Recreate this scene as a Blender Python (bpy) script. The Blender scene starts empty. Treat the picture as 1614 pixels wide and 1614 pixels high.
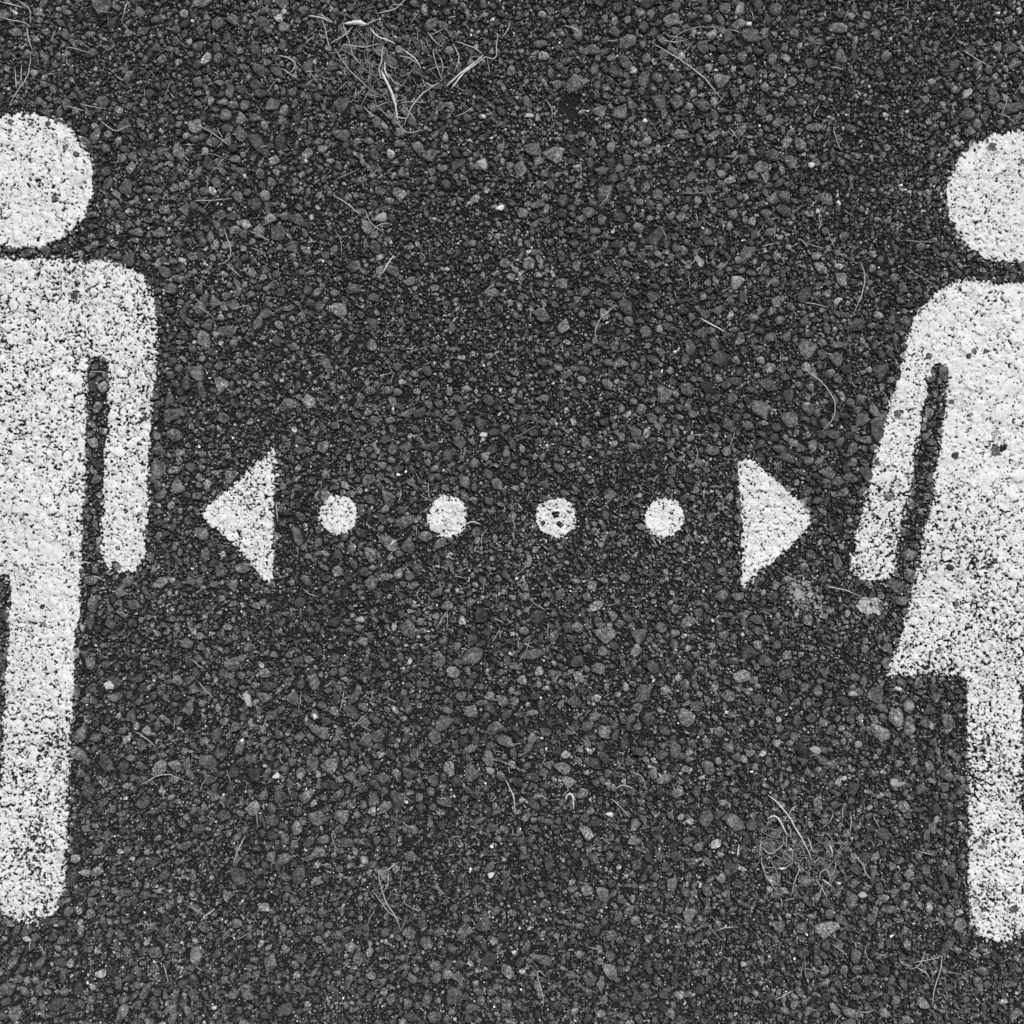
import bpy, math, random, time
import numpy as np
from mathutils import Vector
T0 = time.time()
random.seed(7)
rng = np.random.default_rng(11)
scene = bpy.context.scene
COL = scene.collection
S = 0.0005                      # metres per photograph pixel: the frame is 0.807 m of ground
R = math.radians

# ------------------------------------------------------------------ camera, sky, sun, exposure
cam_d = bpy.data.cameras.new('camera')
cam = bpy.data.objects.new('camera', cam_d)
COL.objects.link(cam)
cam.location = (0, 0, 0.98)
cam_d.sensor_width = 36
cam_d.lens = 36 * 0.98 / 0.807
cam_d.clip_start = 0.01
cam_d.clip_end = 500
scene.camera = cam

world = bpy.data.worlds.new('World')
scene.world = world
world.use_nodes = True
wn = world.node_tree
wn.nodes.clear()
sky = wn.nodes.new('ShaderNodeTexSky')
sky.sky_type = 'NISHITA'
sky.sun_disc = False
SUN_EL, SUN_AZ = R(55), R(20)           # azimuth measured from the top of the picture towards its right
sky.sun_elevation = SUN_EL
sky.sun_rotation = SUN_AZ
bw = wn.nodes.new('ShaderNodeHueSaturation')
bw.inputs['Saturation'].default_value = 0.0     # a black and white photograph
bg = wn.nodes.new('ShaderNodeBackground')
bg.inputs['Strength'].default_value = 0.07
wo = wn.nodes.new('ShaderNodeOutputWorld')
wn.links.new(sky.outputs[0], bw.inputs['Color'])
wn.links.new(bw.outputs[0], bg.inputs['Color'])
wn.links.new(bg.outputs[0], wo.inputs['Surface'])

sl = bpy.data.lights.new('sun', 'SUN')
sl.energy = 1.5
sl.angle = R(14)
sun = bpy.data.objects.new('sun', sl)
COL.objects.link(sun)
d = Vector((math.sin(SUN_AZ) * math.cos(SUN_EL), math.cos(SUN_AZ) * math.cos(SUN_EL), math.sin(SUN_EL)))
sun.rotation_euler = d.to_track_quat('Z', 'Y').to_euler()

vs = scene.view_settings
vs.view_transform = 'Standard'
vs.look = 'None'
vs.gamma = 1
vs.use_curve_mapping = False
vs.exposure = 0.8

# ------------------------------------------------------------------ materials
def nt(name):
    m = bpy.data.materials.new(name)
    m.use_nodes = True
    n = m.node_tree
    return m, n, n.nodes['Principled BSDF']

def N(n, kind, **kw):
    x = n.nodes.new(kind)
    for k, v in kw.items():
        setattr(x, k, v)
    return x

def noise(n, vec, scale, detail=4, rough=0.6):
    x = N(n, 'ShaderNodeTexNoise')
    x.inputs['Scale'].default_value = scale
    x.inputs['Detail'].default_value = detail
    x.inputs['Roughness'].default_value = rough
    n.links.new(vec, x.inputs['Vector'])
    return x.outputs['Fac']

def ramp(n, fac, a, b, lo, hi):
    x = N(n, 'ShaderNodeMapRange')
    n.links.new(fac, x.inputs['Value'])
    x.inputs['From Min'].default_value = a
    x.inputs['From Max'].default_value = b
    x.inputs['To Min'].default_value = lo
    x.inputs['To Max'].default_value = hi
    return x.outputs[0]

def mth(n, op, a, b):
    x = N(n, 'ShaderNodeMath', operation=op)
    for i, v in enumerate((a, b)):
        if isinstance(v, (int, float)):
            x.inputs[i].default_value = v
        else:
            n.links.new(v, x.inputs[i])
    return x.outputs[0]

def bump(n, bs, h, dist, strength=1.0):
    x = N(n, 'ShaderNodeBump')
    x.inputs['Distance'].default_value = dist
    x.inputs['Strength'].default_value = strength
    n.links.new(h, x.inputs['Height'])
    n.links.new(x.outputs[0], bs.inputs['Normal'])

def grey(n, val, sock):
    c = N(n, 'ShaderNodeCombineColor')
    for i in range(3):
        n.links.new(val, c.inputs[i])
    n.links.new(c.outputs[0], sock)

def stone_material():
    m, n, bs = nt('asphalt_stone')
    geo = N(n, 'ShaderNodeNewGeometry')
    pos = geo.outputs['Position']
    at = N(n, 'ShaderNodeAttribute', attribute_name='tone')
    oi = N(n, 'ShaderNodeObjectInfo')
    sep = N(n, 'ShaderNodeSeparateColor')
    n.links.new(oi.outputs['Color'], sep.inputs[0])
    tone = mth(n, 'ADD', at.outputs['Fac'], sep.outputs[0])
    mott = mth(n, 'MULTIPLY', ramp(n, noise(n, pos, 330, 3, 0.8), 0.33, 0.67, 0.3, 1.7), ramp(n, noise(n, pos, 700, 2, 0.7), 0.4, 0.66, 0.6, 1.9))
    film = ramp(n, noise(n, pos, 140, 3, 0.6), 0.38, 0.62, 0.62, 1.25)   # remains of the bitumen film
    dust = mth(n, 'MULTIPLY', ramp(n, noise(n, pos, 9, 3, 0.6), 0.35, 0.65, 0.84, 1.16), ramp(n, noise(n, pos, 42, 3, 0.6), 0.35, 0.65, 0.86, 1.14))
    v = mth(n, 'MULTIPLY', mth(n, 'MULTIPLY', mth(n, 'MULTIPLY', tone, mott), film), dust)
    grey(n, v, bs.inputs['Base Color'])
    rg = ramp(n, noise(n, pos, 500, 2), 0.3, 0.7, 0.25, 0.75)
    n.links.new(rg, bs.inputs['Roughness'])
    bs.inputs['Specular IOR Level'].default_value = 0.35
    bump(n, bs, noise(n, pos, 520, 3, 0.8), 0.0022, 1.0)
    return m

def binder_material():
    m, n, bs = nt('bitumen_binder')
    pos = N(n, 'ShaderNodeNewGeometry').outputs['Position']
    vo = N(n, 'ShaderNodeTexVoronoi')
    vo.inputs['Scale'].default_value = 700
    n.links.new(pos, vo.inputs['Vector'])
    v = ramp(n, noise(n, pos, 900, 5, 0.7), 0.3, 0.7, 0.010, 0.034)
    grey(n, v, bs.inputs['Base Color'])
    bs.inputs['Roughness'].default_value = 0.7
    bs.inputs['Specular IOR Level'].default_value = 0.08
    bump(n, bs, vo.outputs['Distance'], 0.0012, 1.0)
    return m

def far_material():
    m, n, bs = nt('far_asphalt')
    pos = N(n, 'ShaderNodeNewGeometry').outputs['Position']
    vo = N(n, 'ShaderNodeTexVoronoi')
    vo.inputs['Scale'].default_value = 130
    n.links.new(pos, vo.inputs['Vector'])
    sep = N(n, 'ShaderNodeSeparateColor')
    n.links.new(vo.outputs['Color'], sep.inputs[0])
    v = ramp(n, sep.outputs[0], 0, 1, 0.02, 0.08)
    grey(n, v, bs.inputs['Base Color'])
    bs.inputs['Roughness'].default_value = 0.6
    inv = mth(n, 'SUBTRACT', 1.0, vo.outputs['Distance'])
    bump(n, bs, inv, 0.003, 1.0)
    return m

def paint_material():
    m, n, bs = nt('white_road_paint')
    pos = N(n, 'ShaderNodeNewGeometry').outputs['Position']
    a = ramp(n, noise(n, pos, 420, 6, 0.75), 0.34, 0.54, 0.56, 0.80)
    b = ramp(n, noise(n, pos, 1400, 3, 0.7), 0.3, 0.55, 0.72, 1.0)
    c = ramp(n, noise(n, pos, 14, 2, 0.5), 0.3, 0.7, 0.92, 1.03)
    v = mth(n, 'MULTIPLY', mth(n, 'MULTIPLY', a, b), c)
    at = N(n, 'ShaderNodeAttribute', attribute_name='tone')        # thin film lets the stone show through
    v = mth(n, 'MULTIPLY', v, ramp(n, at.outputs['Fac'], 0.0, 0.75, 0.14, 1.0))
    grey(n, v, bs.inputs['Base Color'])
    bs.inputs['Roughness'].default_value = 0.62
    bump(n, bs, noise(n, pos, 1500, 3, 0.7), 0.0006, 0.6)
    return m

def plain_material(name, lo, hi, rough=0.6, scale=500):
    m, n, bs = nt(name)
    pos = N(n, 'ShaderNodeNewGeometry').outputs['Position']
    oi = N(n, 'ShaderNodeObjectInfo')
    v = ramp(n, noise(n, pos, scale, 4, 0.7), 0.3, 0.7, lo, hi)
    if 'lichen' in name:
        at = N(n, 'ShaderNodeAttribute', attribute_name='tone')
        v = mth(n, 'MULTIPLY', v, ramp(n, at.outputs['Fac'], 0.0, 0.9, 0.35, 1.1))
    grey(n, v, bs.inputs['Base Color'])
    bs.inputs['Roughness'].default_value = rough
    bump(n, bs, noise(n, pos, 1600, 2), 0.0005, 0.5)
    return m

M_STONE, M_BIND, M_FAR, M_PAINT = stone_material(), binder_material(), far_material(), paint_material()
M_STRAW = plain_material('bleached_straw', 0.44, 0.78)
M_STRAND = plain_material('dry_grass', 0.27, 0.54)
M_DULL = plain_material('weathered_fibre', 0.13, 0.32)
M_CHIP = plain_material('pale_mineral', 0.40, 0.75, 0.5, 300)
M_CHIPG = plain_material('grey_mineral', 0.22, 0.42, 0.55, 300)
M_LICHEN = plain_material('pale_lichen', 0.28, 0.52, 0.8, 400)
M_DUST = plain_material('dusty_lichen', 0.14, 0.42, 0.85, 300)

# ------------------------------------------------------------------ mesh helpers
def W(px, py, pz=0.0):
    return ((px - 807) * S, (807 - py) * S, pz * S)

def mesh_from(name, V, F, smooth=None, tone=None):
    """V in pixels (x right, y down, z up); F an (n,3) or (n,4) array"""
    V = np.asarray(V, dtype=np.float64)
    co = np.empty((len(V), 3), dtype=np.float32)
    co[:, 0] = (V[:, 0] - 807) * S
    co[:, 1] = (807 - V[:, 1]) * S
    co[:, 2] = V[:, 2] * S
    return raw_mesh(name, co, F, smooth, tone)

def raw_mesh(name, co, F, smooth=None, tone=None):
    me = bpy.data.meshes.new(name)
    F = np.asarray(F, dtype=np.int32)
    nf, k = F.shape
    me.vertices.add(len(co))
    me.vertices.foreach_set('co', np.asarray(co, dtype=np.float32).ravel())
    me.loops.add(nf * k)
    me.loops.foreach_set('vertex_index', F.ravel())
    me.polygons.add(nf)
    me.polygons.foreach_set('loop_start', np.arange(0, nf * k, k, dtype=np.int32))
    sm = np.ones(nf, dtype=bool) if smooth is None else smooth
    me.polygons.foreach_set('use_smooth', sm)
    if tone is not None:
        a = me.attributes.new('tone', 'FLOAT', 'POINT')
        a.data.foreach_set('value', np.asarray(tone, dtype=np.float32))
    me.update(calc_edges=True)
    return me

def link(name, me, mat=None, parent=None, **props):
    o = bpy.data.objects.new(name, me)
    if mat and me is not None and not me.materials:
        me.materials.append(mat)
    COL.objects.link(o)
    if parent:
        o.parent = parent
    o.color = (0, 0, 0, 1)
    for k, v in props.items():
        o[k] = v
    return o

def domes(cx, cy, rx, ry, ang, z0, h, k, rings, jit, rg=rng):
    """Irregular crushed stones: n bodies of `rings` rings of k corners and a crown point.
    rings: list of (radius factor, height factor).  Returns V (n*m,3), F (n*f,3)."""
    n = len(cx)
    base = (np.arange(k) / k * 2 * np.pi)[None, :] + rg.uniform(-.3, .3, (n, k)) * 2 * np.pi / k + rg.uniform(0, 6.28, (n, 1))
    nc = rg.integers(3, 6, n)                         # each stone is a rough polygon of 3 to 5 broken sides
    rad = np.full((n, k), 1.38)
    for c in range(5):
        fi = (c + rg.uniform(-.3, .3, n)) / nc * 2 * np.pi
        di = rg.uniform(.80, 1.0, n) - jit * .5 * rg.uniform(0, 1, n)
        cs = np.cos(base - fi[:, None])
        lim = np.where((cs > .2) & (c < nc)[:, None], di[:, None] / np.maximum(cs, .2), 9)
        rad = np.minimum(rad, lim)
    rad = rad * (1 + rg.uniform(-.05, .05, (n, k))) * 1.0
    tiltx, tilty = rg.normal(0, .22, n), rg.normal(0, .22, n)
    m = len(rings) * k + 1
    V = np.zeros((n, m, 3))
    ca, sa = np.cos(ang)[:, None], np.sin(ang)[:, None]
    for i, (fr, fz) in enumerate(rings):
        r = rad * (fr + rg.uniform(-.07, .07, (n, k)))
        u, v = np.cos(base) * r, np.sin(base) * r
        zz = fz + (u * tiltx[:, None] + v * tilty[:, None]) * (fz > 0) + rg.uniform(-.09, .09, (n, k))
        x, y = u * rx[:, None], v * ry[:, None]
        V[:, i*k:(i+1)*k, 0] = cx[:, None] + x * ca - y * sa
        V[:, i*k:(i+1)*k, 1] = cy[:, None] + x * sa + y * ca
        V[:, i*k:(i+1)*k, 2] = z0[:, None] + zz * h[:, None]
    V[:, -1, 0] = cx + rg.uniform(-.2, .2, n) * rx
    V[:, -1, 1] = cy + rg.uniform(-.2, .2, n) * ry
    V[:, -1, 2] = z0 + h * (1 + rg.uniform(-.08, .08, n))
    f = []
    for i in range(len(rings) - 1):
        for j in range(k):
            a, b = i*k + j, i*k + (j+1) % k
            f += [(a, a + k, b), (b, a + k, b + k)]      # y is flipped by W, so this winds outward
    o = (len(rings) - 1) * k
    for j in range(k):
        f.append((o + j, m - 1, o + (j+1) % k))
    f = np.array(f, dtype=np.int64)
    F = (f[None] + (np.arange(n) * m)[:, None, None]).reshape(-1, 3)
    return V.reshape(-1, 3), F, m, len(f)

# ------------------------------------------------------------------ the periodic piece of ground
TX0, TL = -143, 1900                       # the piece spans pixels TX0 .. TX0+TL both ways, and repeats

def periodic(n, cells, seed):
    """smooth periodic noise on an n x n grid, about unit variance, features of n/cells"""
    r = np.random.default_rng(seed)
    f = np.fft.fft2(r.normal(size=(n, n)))
    k = np.fft.fftfreq(n) * n
    kk = np.sqrt(k[:, None]**2 + k[None]**2)
    g = np.real(np.fft.ifft2(f * np.exp(-(kk / cells)**2)))
    return (g - g.mean()) / g.std()

NB = 238
bz_a = periodic(NB, 70, 1) * 0.9 + periodic(NB, 14, 2) * 0.55
size_mod = periodic(NB, 9, 3)

def sample(arr, x, y):
    n = arr.shape[0]
    u = ((np.asarray(x, float) - TX0) / TL * n) % n
    v = ((np.asarray(y, float) - TX0) / TL * n) % n
    i, j = np.floor(u).astype(int) % n, np.floor(v).astype(int) % n
    fu, fv = u - np.floor(u), v - np.floor(v)
    i2, j2 = (i + 1) % n, (j + 1) % n
    return (arr[j, i]*(1-fu)*(1-fv) + arr[j, i2]*fu*(1-fv) + arr[j2, i]*(1-fu)*fv + arr[j2, i2]*fu*fv)

# stones one can recognise in the photograph: x, y, half length, half width, turn, tone
HAND = [
 (945,176,12,8,0,.16),(917,177,7,5,-20,.17),(823,336,11,10,10,.12),(855,498,15,12,50,.10),(535,488,10,12,20,.17),
 (589,468,10,8,30,.11),(621,427,11,9,20,.11),(599,428,7,11,30,.12),(559,420,13,11,0,.10),(850,291,9,9,0,.10),
 (778,461,10,8,-10,.13),(796,415,9,10,0,.11),(540,212,14,9,0,.08),(852,70,15,7,0,.08),(850,321,11,7,-20,.11),
 (748,731,9,9,0,.15),(469,846,18,8,65,.12),(806,816,8,11,30,.09),(959,779,10,12,-30,.09),(823,1072,9,9,0,.24),
 (850,1058,8,9,0,.24),(840,1031,22,10,-8,.09),(743,1120,10,10,0,.16),(771,1098,9,7,10,.15),(791,1103,9,8,0,.13),
 (811,1105,9,8,20,.14),(671,846,12,10,0,.12),(694,857,9,9,0,.12),(704,956,11,7,0,.13),(826,995,9,8,20,.14),
 (935,924,7,9,20,.15),(642,991,14,12,0,.09),(1321,45,14,10,25,.13),(1142,13,12,9,0,.09),(1221,15,13,12,0,.09),
 (1182,112,12,12,0,.08),(1326,89,9,13,-20,.10),(1248,130,9,8,0,.14),(1119,259,9,12,10,.10),(1074,212,15,9,0,.09),
 (1283,201,14,8,5,.10),(1219,314,8,9,0,.13),(1304,314,10,12,10,.09),(1326,438,12,10,30,.13),(1410,438,9,9,0,.13),
 (1214,366,9,8,0,.12),(1525,181,14,11,0,.09),(1246,254,11,10,0,.09),(1214,532,13,9,-10,.09),(335,225,12,9,10,.13),
 (418,309,8,10,0,.14),(291,331,9,7,0,.15),(259,331,10,8,-20,.13),(234,284,10,7,20,.10),(150,214,7,14,20,.11),
 (321,302,9,8,0,.10),(216,366,10,7,-10,.14),(463,547,10,7,20,.14),(539,490,9,10,0,.17),(146,697,9,8,20,.22),
 (276,741,11,8,0,.10),(146,951,9,16,10,.11),(254,918,17,8,-25,.12),(212,953,11,9,35,.12),(201,918,10,10,0,.10),
 (353,660,11,10,30,.10),(452,637,15,9,-35,.09),(411,1048,6,5,0,.20),(120,1089,6,11,10,.11),(231,1151,7,8,0,.20),
 (386,1157,7,6,0,.17),(276,1207,12,7,15,.14),(427,1127,11,9,0,.11),(463,1330,7,9,0,.15),(427,1350,9,9,0,.11),
 (375,1381,14,14,0,.08),(499,1288,15,11,-20,.09),(475,1509,10,8,0,.11),(1164,817,9,9,0,.13),(1124,710,13,9,0,.10),
 (1146,712,8,8,0,.11),(1280,702,9,8,30,.15),(1273,643,11,9,40,.13),(1305,744,11,9,0,.09),(1435,794,9,8,30,.14),
 (1241,1033,9,10,0,.12),(1263,1032,5,5,0,.2),(1399,1022,9,9,0,.13),(1397,1045,9,12,10,.11),(1429,965,9,8,0,.13),
 (1492,1134,10,11,0,.11),(1497,1437,8,11,10,.12),(1430,1489,7,9,10,.17),(1086,1444,10,12,20,.15),(1228,1459,11,9,0,.11),
 (1454,1581,9,11,-30,.16),(1402,1434,15,7,-5,.10),(1322,1233,5,9,10,.17),(1353,1174,7,8,30,.15),(1541,1549,8,11,-10,.11),
 (1549,1531,11,8,20,.10),(1338,1594,14,6,15,.14),(1412,1576,8,9,0,.12),(577,1168,12,10,0,.11),(796,1168,14,9,5,.13),
 (741,1124,9,8,0,.16),(769,1196,10,11,0,.14),(741,1181,10,7,0,.12),(925,1404,13,9,10,.13),(808,1439,8,6,30,.19),
 (855,1512,17,8,15,.09),(721,1539,10,8,0,.11),(799,1584,9,9,-30,.11),(947,1552,7,10,20,.13),(900,1537,10,7,0,.12),
 (998,1325,10,9,-30,.13),(671,1485,12,12,0,.10),(647,1472,10,9,30,.12),(1400,782,10,7,10,.14),(1568,710,9,9,0,.12),
 (160,8,19,17,0,.10),(1189,898,6,10,30,.14),(1277,1300,6,6,0,.14),(186,893,8,8,0,.16),
]

occ = np.zeros((TL, TL), dtype=np.uint8)
def stamp(cx, cy, r):
    r = max(1.0, r)
    k = int(r) + 1
    yy, xx = np.mgrid[-k:k+1, -k:k+1]
    s = (xx*xx + yy*yy) <= r*r
    xs = (int(cx - TX0) + xx[s]) % TL
    ys = (int(cy - TX0) + yy[s]) % TL
    return ys, xs

_disk = {}
def disk(r):
    key = int(r * 2)
    if key not in _disk:
        k = int(r) + 1
        yy, xx = np.mgrid[-k:k+1, -k:k+1]
        s = (xx*xx + yy*yy) <= r*r
        _disk[key] = (yy[s], xx[s])
    return _disk[key]

big = []                                      # x, y, rx, ry, ang, tone
for x, y, a, b, t, tone in HAND:
    big.append((x, y, a, b, R(t), tone * random.uniform(1.0, 1.25)))
    ys, xs = stamp(x, y, (a + b) * .5)
    occ[ys, xs] = 1

for hx, hy, hr in [(905, 158, 11), (888, 178, 10), (927, 197, 11), (904, 198, 9), (932, 160, 7), (893, 163, 9), (905, 178, 8), (330, 318, 6), (462, 1000, 5),
                   (600, 985, 5), (597, 1008, 5), (1345, 455, 5), (1340, 616, 6), (405, 1240, 7), (610, 1410, 5), (1215, 205-30, 4)]:
    ys, xs = stamp(hx, hy, hr)                  # small hollows where stones have broken out
    occ[ys, xs] = 2
    u_ = np.arange(NB) / NB * TL + TX0
    bz_a -= 3.2 * np.exp(-(((u_[None] - hx)**2 + (u_[:, None] - hy)**2) / (hr * 1.3)**2))

def fill(count, tries, rlo, rhi, power, over, out, use_mod=True):
    P = rng.uniform(0, TL, (tries, 2))
    U = rng.uniform(0, 1, tries) ** power
    Rr = rlo + (rhi - rlo) * U
    if use_mod:
        Rr = Rr * np.clip(1 + .16 * sample(size_mod, P[:, 0] + TX0, P[:, 1] + TX0), .7, 1.4)
    P = P.astype(int)
    got = 0
    for i in range(tries):
        r = Rr[i]
        dy, dx = disk(r * over)
        ys, xs = (dy + P[i, 1]) % TL, (dx + P[i, 0]) % TL
        if occ[ys, xs].any():
            continue
        dy, dx = disk(r)
        occ[(dy + P[i, 1]) % TL, (dx + P[i, 0]) % TL] = 1
        out.append((P[i, 0] + TX0, P[i, 1] + TX0, r))
        got += 1
        if got >= count:
            break

tmp = []
fill(1500, 4200, 7.6, 13, 1.8, .97, tmp)
for x, y, r in tmp:
    a = random.uniform(.8, 1.25)
    big.append((x, y, r * a, r / a, random.uniform(0, 3.14), random.lognormvariate(math.log(.106), .38)))
mids, smalls = [], []
fill(15000, 34000, 4.2, 7.8, 1.3, .86, mids)
fill(60000, 190000, 1.7, 3.9, 1.0, .62, smalls, False)
print('stones', len(big), len(mids), len(smalls), 'free', 1 - occ.mean(), 't', time.time() - T0)

bigA = np.array(big)
infr = (bigA[:, 0] > 4) & (bigA[:, 0] < 1610) & (bigA[:, 1] > 4) & (bigA[:, 1] < 1610)
area = bigA[:, 2] * bigA[:, 3] * np.where(infr, 1, 0)
area[:len(HAND)] += 500
top = np.argsort(-area)[:300]
rest = np.setdiff1d(np.arange(len(bigA)), top)

RING_BIG = [(1.0, -.7), (.98, .45), (.84, .86), (.45, 1.0)]
RING_MID = [(1.0, -1.0), (.96, .5), (.68, .92)]
RING_SML = [(1.0, -1.0), (.76, .8)]

def heights(x, y, r, frac, lo, hi):
    return sample(bz_a, x, y) * .8, r * frac * rng.uniform(lo, hi, len(r))

# --- prototypes of the large stones, shared by the 300 parts
NP_ = 30
one = np.ones(NP_)
zer = np.zeros(NP_)
pv, pf, pm, pfn = domes(zer, zer, one, one, zer, zer, one, 11, RING_BIG, .25)
proto = []
for i in range(NP_):
    v = pv[i*pm:(i+1)*pm].copy()
    v[:, 1] *= -1                               # real axes
    sm = np.ones(pfn, bool) if i % 3 else np.zeros(pfn, bool)
    me = raw_mesh('large_stone', v, pf[:pfn], sm)
    me.materials.append(M_STONE)
    proto.append((v, me))

# --- ground thing
gs = 60.0
far = raw_mesh('asphalt_ground', [(-gs, -gs, -.02), (gs, -gs, -.02), (gs, gs, -.02), (-gs, gs, -.02)], [(0, 1, 2, 3)])
ground = link('asphalt_ground', far, M_FAR, None, kind='structure', label='dark worn asphalt of small crushed stones under the painted figures')

cast_V, cast_F = [], []
cast_n = 0
def add_cast(V, F):
    global cast_n
    cast_V.append(V); cast_F.append(F + cast_n); cast_n += len(V)

big_x, big_y = bigA[:, 0], bigA[:, 1]
big_r = np.sqrt(bigA[:, 2] * bigA[:, 3])
big_z = sample(bz_a, big_x, big_y) * .5 - 1.6
big_h = np.clip(big_r * .36, 2.8, 4.3) * rng.uniform(.8, 1.2, len(bigA)) + 1.4
for q, i in enumerate(top):
    v, me = proto[q % NP_]
    o = link('stone', me, None, ground)
    x, y, a, b, ang, tone = bigA[i]
    o.location = W(x, y, big_z[i])
    o.scale = (a * S, b * S, big_h[i] * S)
    o.rotation_euler = (0, 0, -ang)
    o.color = (tone * 1.12, 0, 0, 1)
    c, s_ = math.cos(-ang), math.sin(-ang)
    X, Y = v[:, 0] * a, v[:, 1] * b
    vv = np.stack([x + X * c - Y * s_, y - (X * s_ + Y * c), big_z[i] + v[:, 2] * big_h[i]], 1)
    add_cast(vv, pf[:pfn])
cV = np.concatenate(cast_V); cF = np.concatenate(cast_F)
tones_top = np.repeat(bigA[top, 5] * 1.12, pm)
coarse_me = mesh_from('coarse_stones', cV, cF, None, tones_top)
coarse_me.materials.append(M_STONE)

# --- everything else of the aggregate in one mesh
VV, FF, TT, SM = [], [], [], []
nv = 0
def collect(res, tone, smooth_frac):
    global nv
    V, F, m, nf = res
    VV.append(V); FF.append(F + nv); nv += len(V)
    TT.append(np.repeat(tone, m))
    SM.append(np.repeat(rng.uniform(size=len(tone)) < smooth_frac, nf))

B = bigA[rest]
collect(domes(B[:, 0], B[:, 1], B[:, 2], B[:, 3], B[:, 4], big_z[rest], big_h[rest], 10, RING_BIG[:3], .25), B[:, 5], .5)
A = np.array(mids)
n = len(A)
asp = rng.uniform(.78, 1.3, n)
z0, h = heights(A[:, 0], A[:, 1], A[:, 2], .50, .7, 1.35)
tone = np.exp(rng.normal(math.log(.108), .44, n))
collect(domes(A[:, 0], A[:, 1], A[:, 2]*asp*1.05, A[:, 2]/asp*1.05, rng.uniform(0, 3.14, n), z0 - .9, h + .6, 8, RING_MID, .25), tone, .45)
A = np.array(smalls)
n = len(A)
asp = rng.uniform(.7, 1.4, n)
z0, h = heights(A[:, 0], A[:, 1], A[:, 2], .85, .7, 1.3)
tone = np.exp(rng.normal(math.log(.084), .64, n))
pick = rng.uniform(size=n)
tone = np.where(pick < .012, rng.uniform(.25, .5, n), tone)
collect(domes(A[:, 0], A[:, 1], A[:, 2]*asp*1.1, A[:, 2]/asp*1.1, rng.uniform(0, 3.14, n), z0 - .7, h + .3, 6, RING_SML, .3), tone, .3)
# sand grains in the gaps, some pale as painted glints, with a few lying on the stones
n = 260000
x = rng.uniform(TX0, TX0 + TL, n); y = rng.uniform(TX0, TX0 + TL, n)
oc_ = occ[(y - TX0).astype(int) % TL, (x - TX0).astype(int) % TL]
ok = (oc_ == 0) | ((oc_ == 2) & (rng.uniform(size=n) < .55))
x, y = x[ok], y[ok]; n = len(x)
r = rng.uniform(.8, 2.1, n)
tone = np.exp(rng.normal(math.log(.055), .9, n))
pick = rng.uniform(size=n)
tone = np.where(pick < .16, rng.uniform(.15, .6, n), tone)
asp = rng.uniform(.65, 1.5, n)
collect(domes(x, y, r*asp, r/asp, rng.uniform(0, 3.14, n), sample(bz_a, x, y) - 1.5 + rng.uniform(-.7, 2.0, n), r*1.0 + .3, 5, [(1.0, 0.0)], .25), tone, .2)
print('grains', n)
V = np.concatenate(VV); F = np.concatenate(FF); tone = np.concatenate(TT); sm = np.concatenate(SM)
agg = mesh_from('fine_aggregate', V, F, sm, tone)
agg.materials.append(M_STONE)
add_cast(V, F)
# --- binder sheet
g = np.arange(NB + 1) / NB * TL + TX0
gx, gy = np.meshgrid(g, g)
gz = sample(bz_a, gx, gy) - 2.3
bV = np.stack([gx.ravel(), gy.ravel(), gz.ravel()], 1)
i, j = np.meshgrid(np.arange(NB), np.arange(NB))
a = (j * (NB + 1) + i).ravel()
bF = np.stack([a, a + NB + 1, a + NB + 2, a + 1], 1)
bind = mesh_from('bitumen_binder', bV, bF)
bind.materials.append(M_BIND)
add_cast(bV, np.concatenate([bF[:, [0, 1, 2]], bF[:, [0, 2, 3]]]))
print('tris ground', len(F) + len(bF) * 2 + 300 * pfn, time.time() - T0)
offs = [(0, 0)] + [(u, v) for u in (-1, 0, 1) for v in (-1, 0, 1) if (u, v) != (0, 0)]
for u, v in offs:
    for nm, me in (('fine_aggregate', agg), ('bitumen_binder', bind), ('coarse_stones', coarse_me)):
        if (u, v) == (0, 0) and nm == 'coarse_stones':
            continue
        o = link(nm, me, None, ground, kind='stuff')
        o.location = (u * TL * S, v * TL * S, 0)

# --- a temporary copy of the whole surface, to lay paint and straws on it
cme = mesh_from('probe', np.concatenate(cast_V), np.concatenate(cast_F))
probe = bpy.data.objects.new('probe', cme)
COL.objects.link(probe)
bpy.context.view_layer.update()
DN = Vector((0, 0, -1))
def ground_h(px, py):
    X = (np.asarray(px, float) - TX0) % TL + TX0
    Y = (np.asarray(py, float) - TX0) % TL + TX0
    X = (X - 807) * S; Y = (807 - Y) * S
    out = np.empty(len(X))
    rc = probe.ray_cast
    for q in range(len(X)):
        hit, loc, nor, idx = rc((X[q], Y[q], .05), DN)
        out[q] = loc[2] / S if hit else -1.0
    return out

# pale grains on the stones and in the gaps, glints put into their colour
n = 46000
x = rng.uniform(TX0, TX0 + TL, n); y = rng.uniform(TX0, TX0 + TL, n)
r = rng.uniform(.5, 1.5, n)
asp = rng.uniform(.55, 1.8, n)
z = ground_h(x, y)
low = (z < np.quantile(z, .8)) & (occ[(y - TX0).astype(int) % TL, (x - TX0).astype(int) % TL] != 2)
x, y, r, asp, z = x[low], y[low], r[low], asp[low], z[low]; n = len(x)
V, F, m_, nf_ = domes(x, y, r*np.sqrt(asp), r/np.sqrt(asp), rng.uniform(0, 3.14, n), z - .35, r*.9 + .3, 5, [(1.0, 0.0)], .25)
glint_me = mesh_from('glint_grains', V, F, np.zeros(len(F), bool), np.repeat(rng.uniform(.25, 1.0, n)**1.1, m_))
glint_me.materials.append(M_STONE)
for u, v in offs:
    o = link('glint_grains', glint_me, None, ground, kind='stuff')
    o.location = (u * TL * S, v * TL * S, 0)

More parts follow.
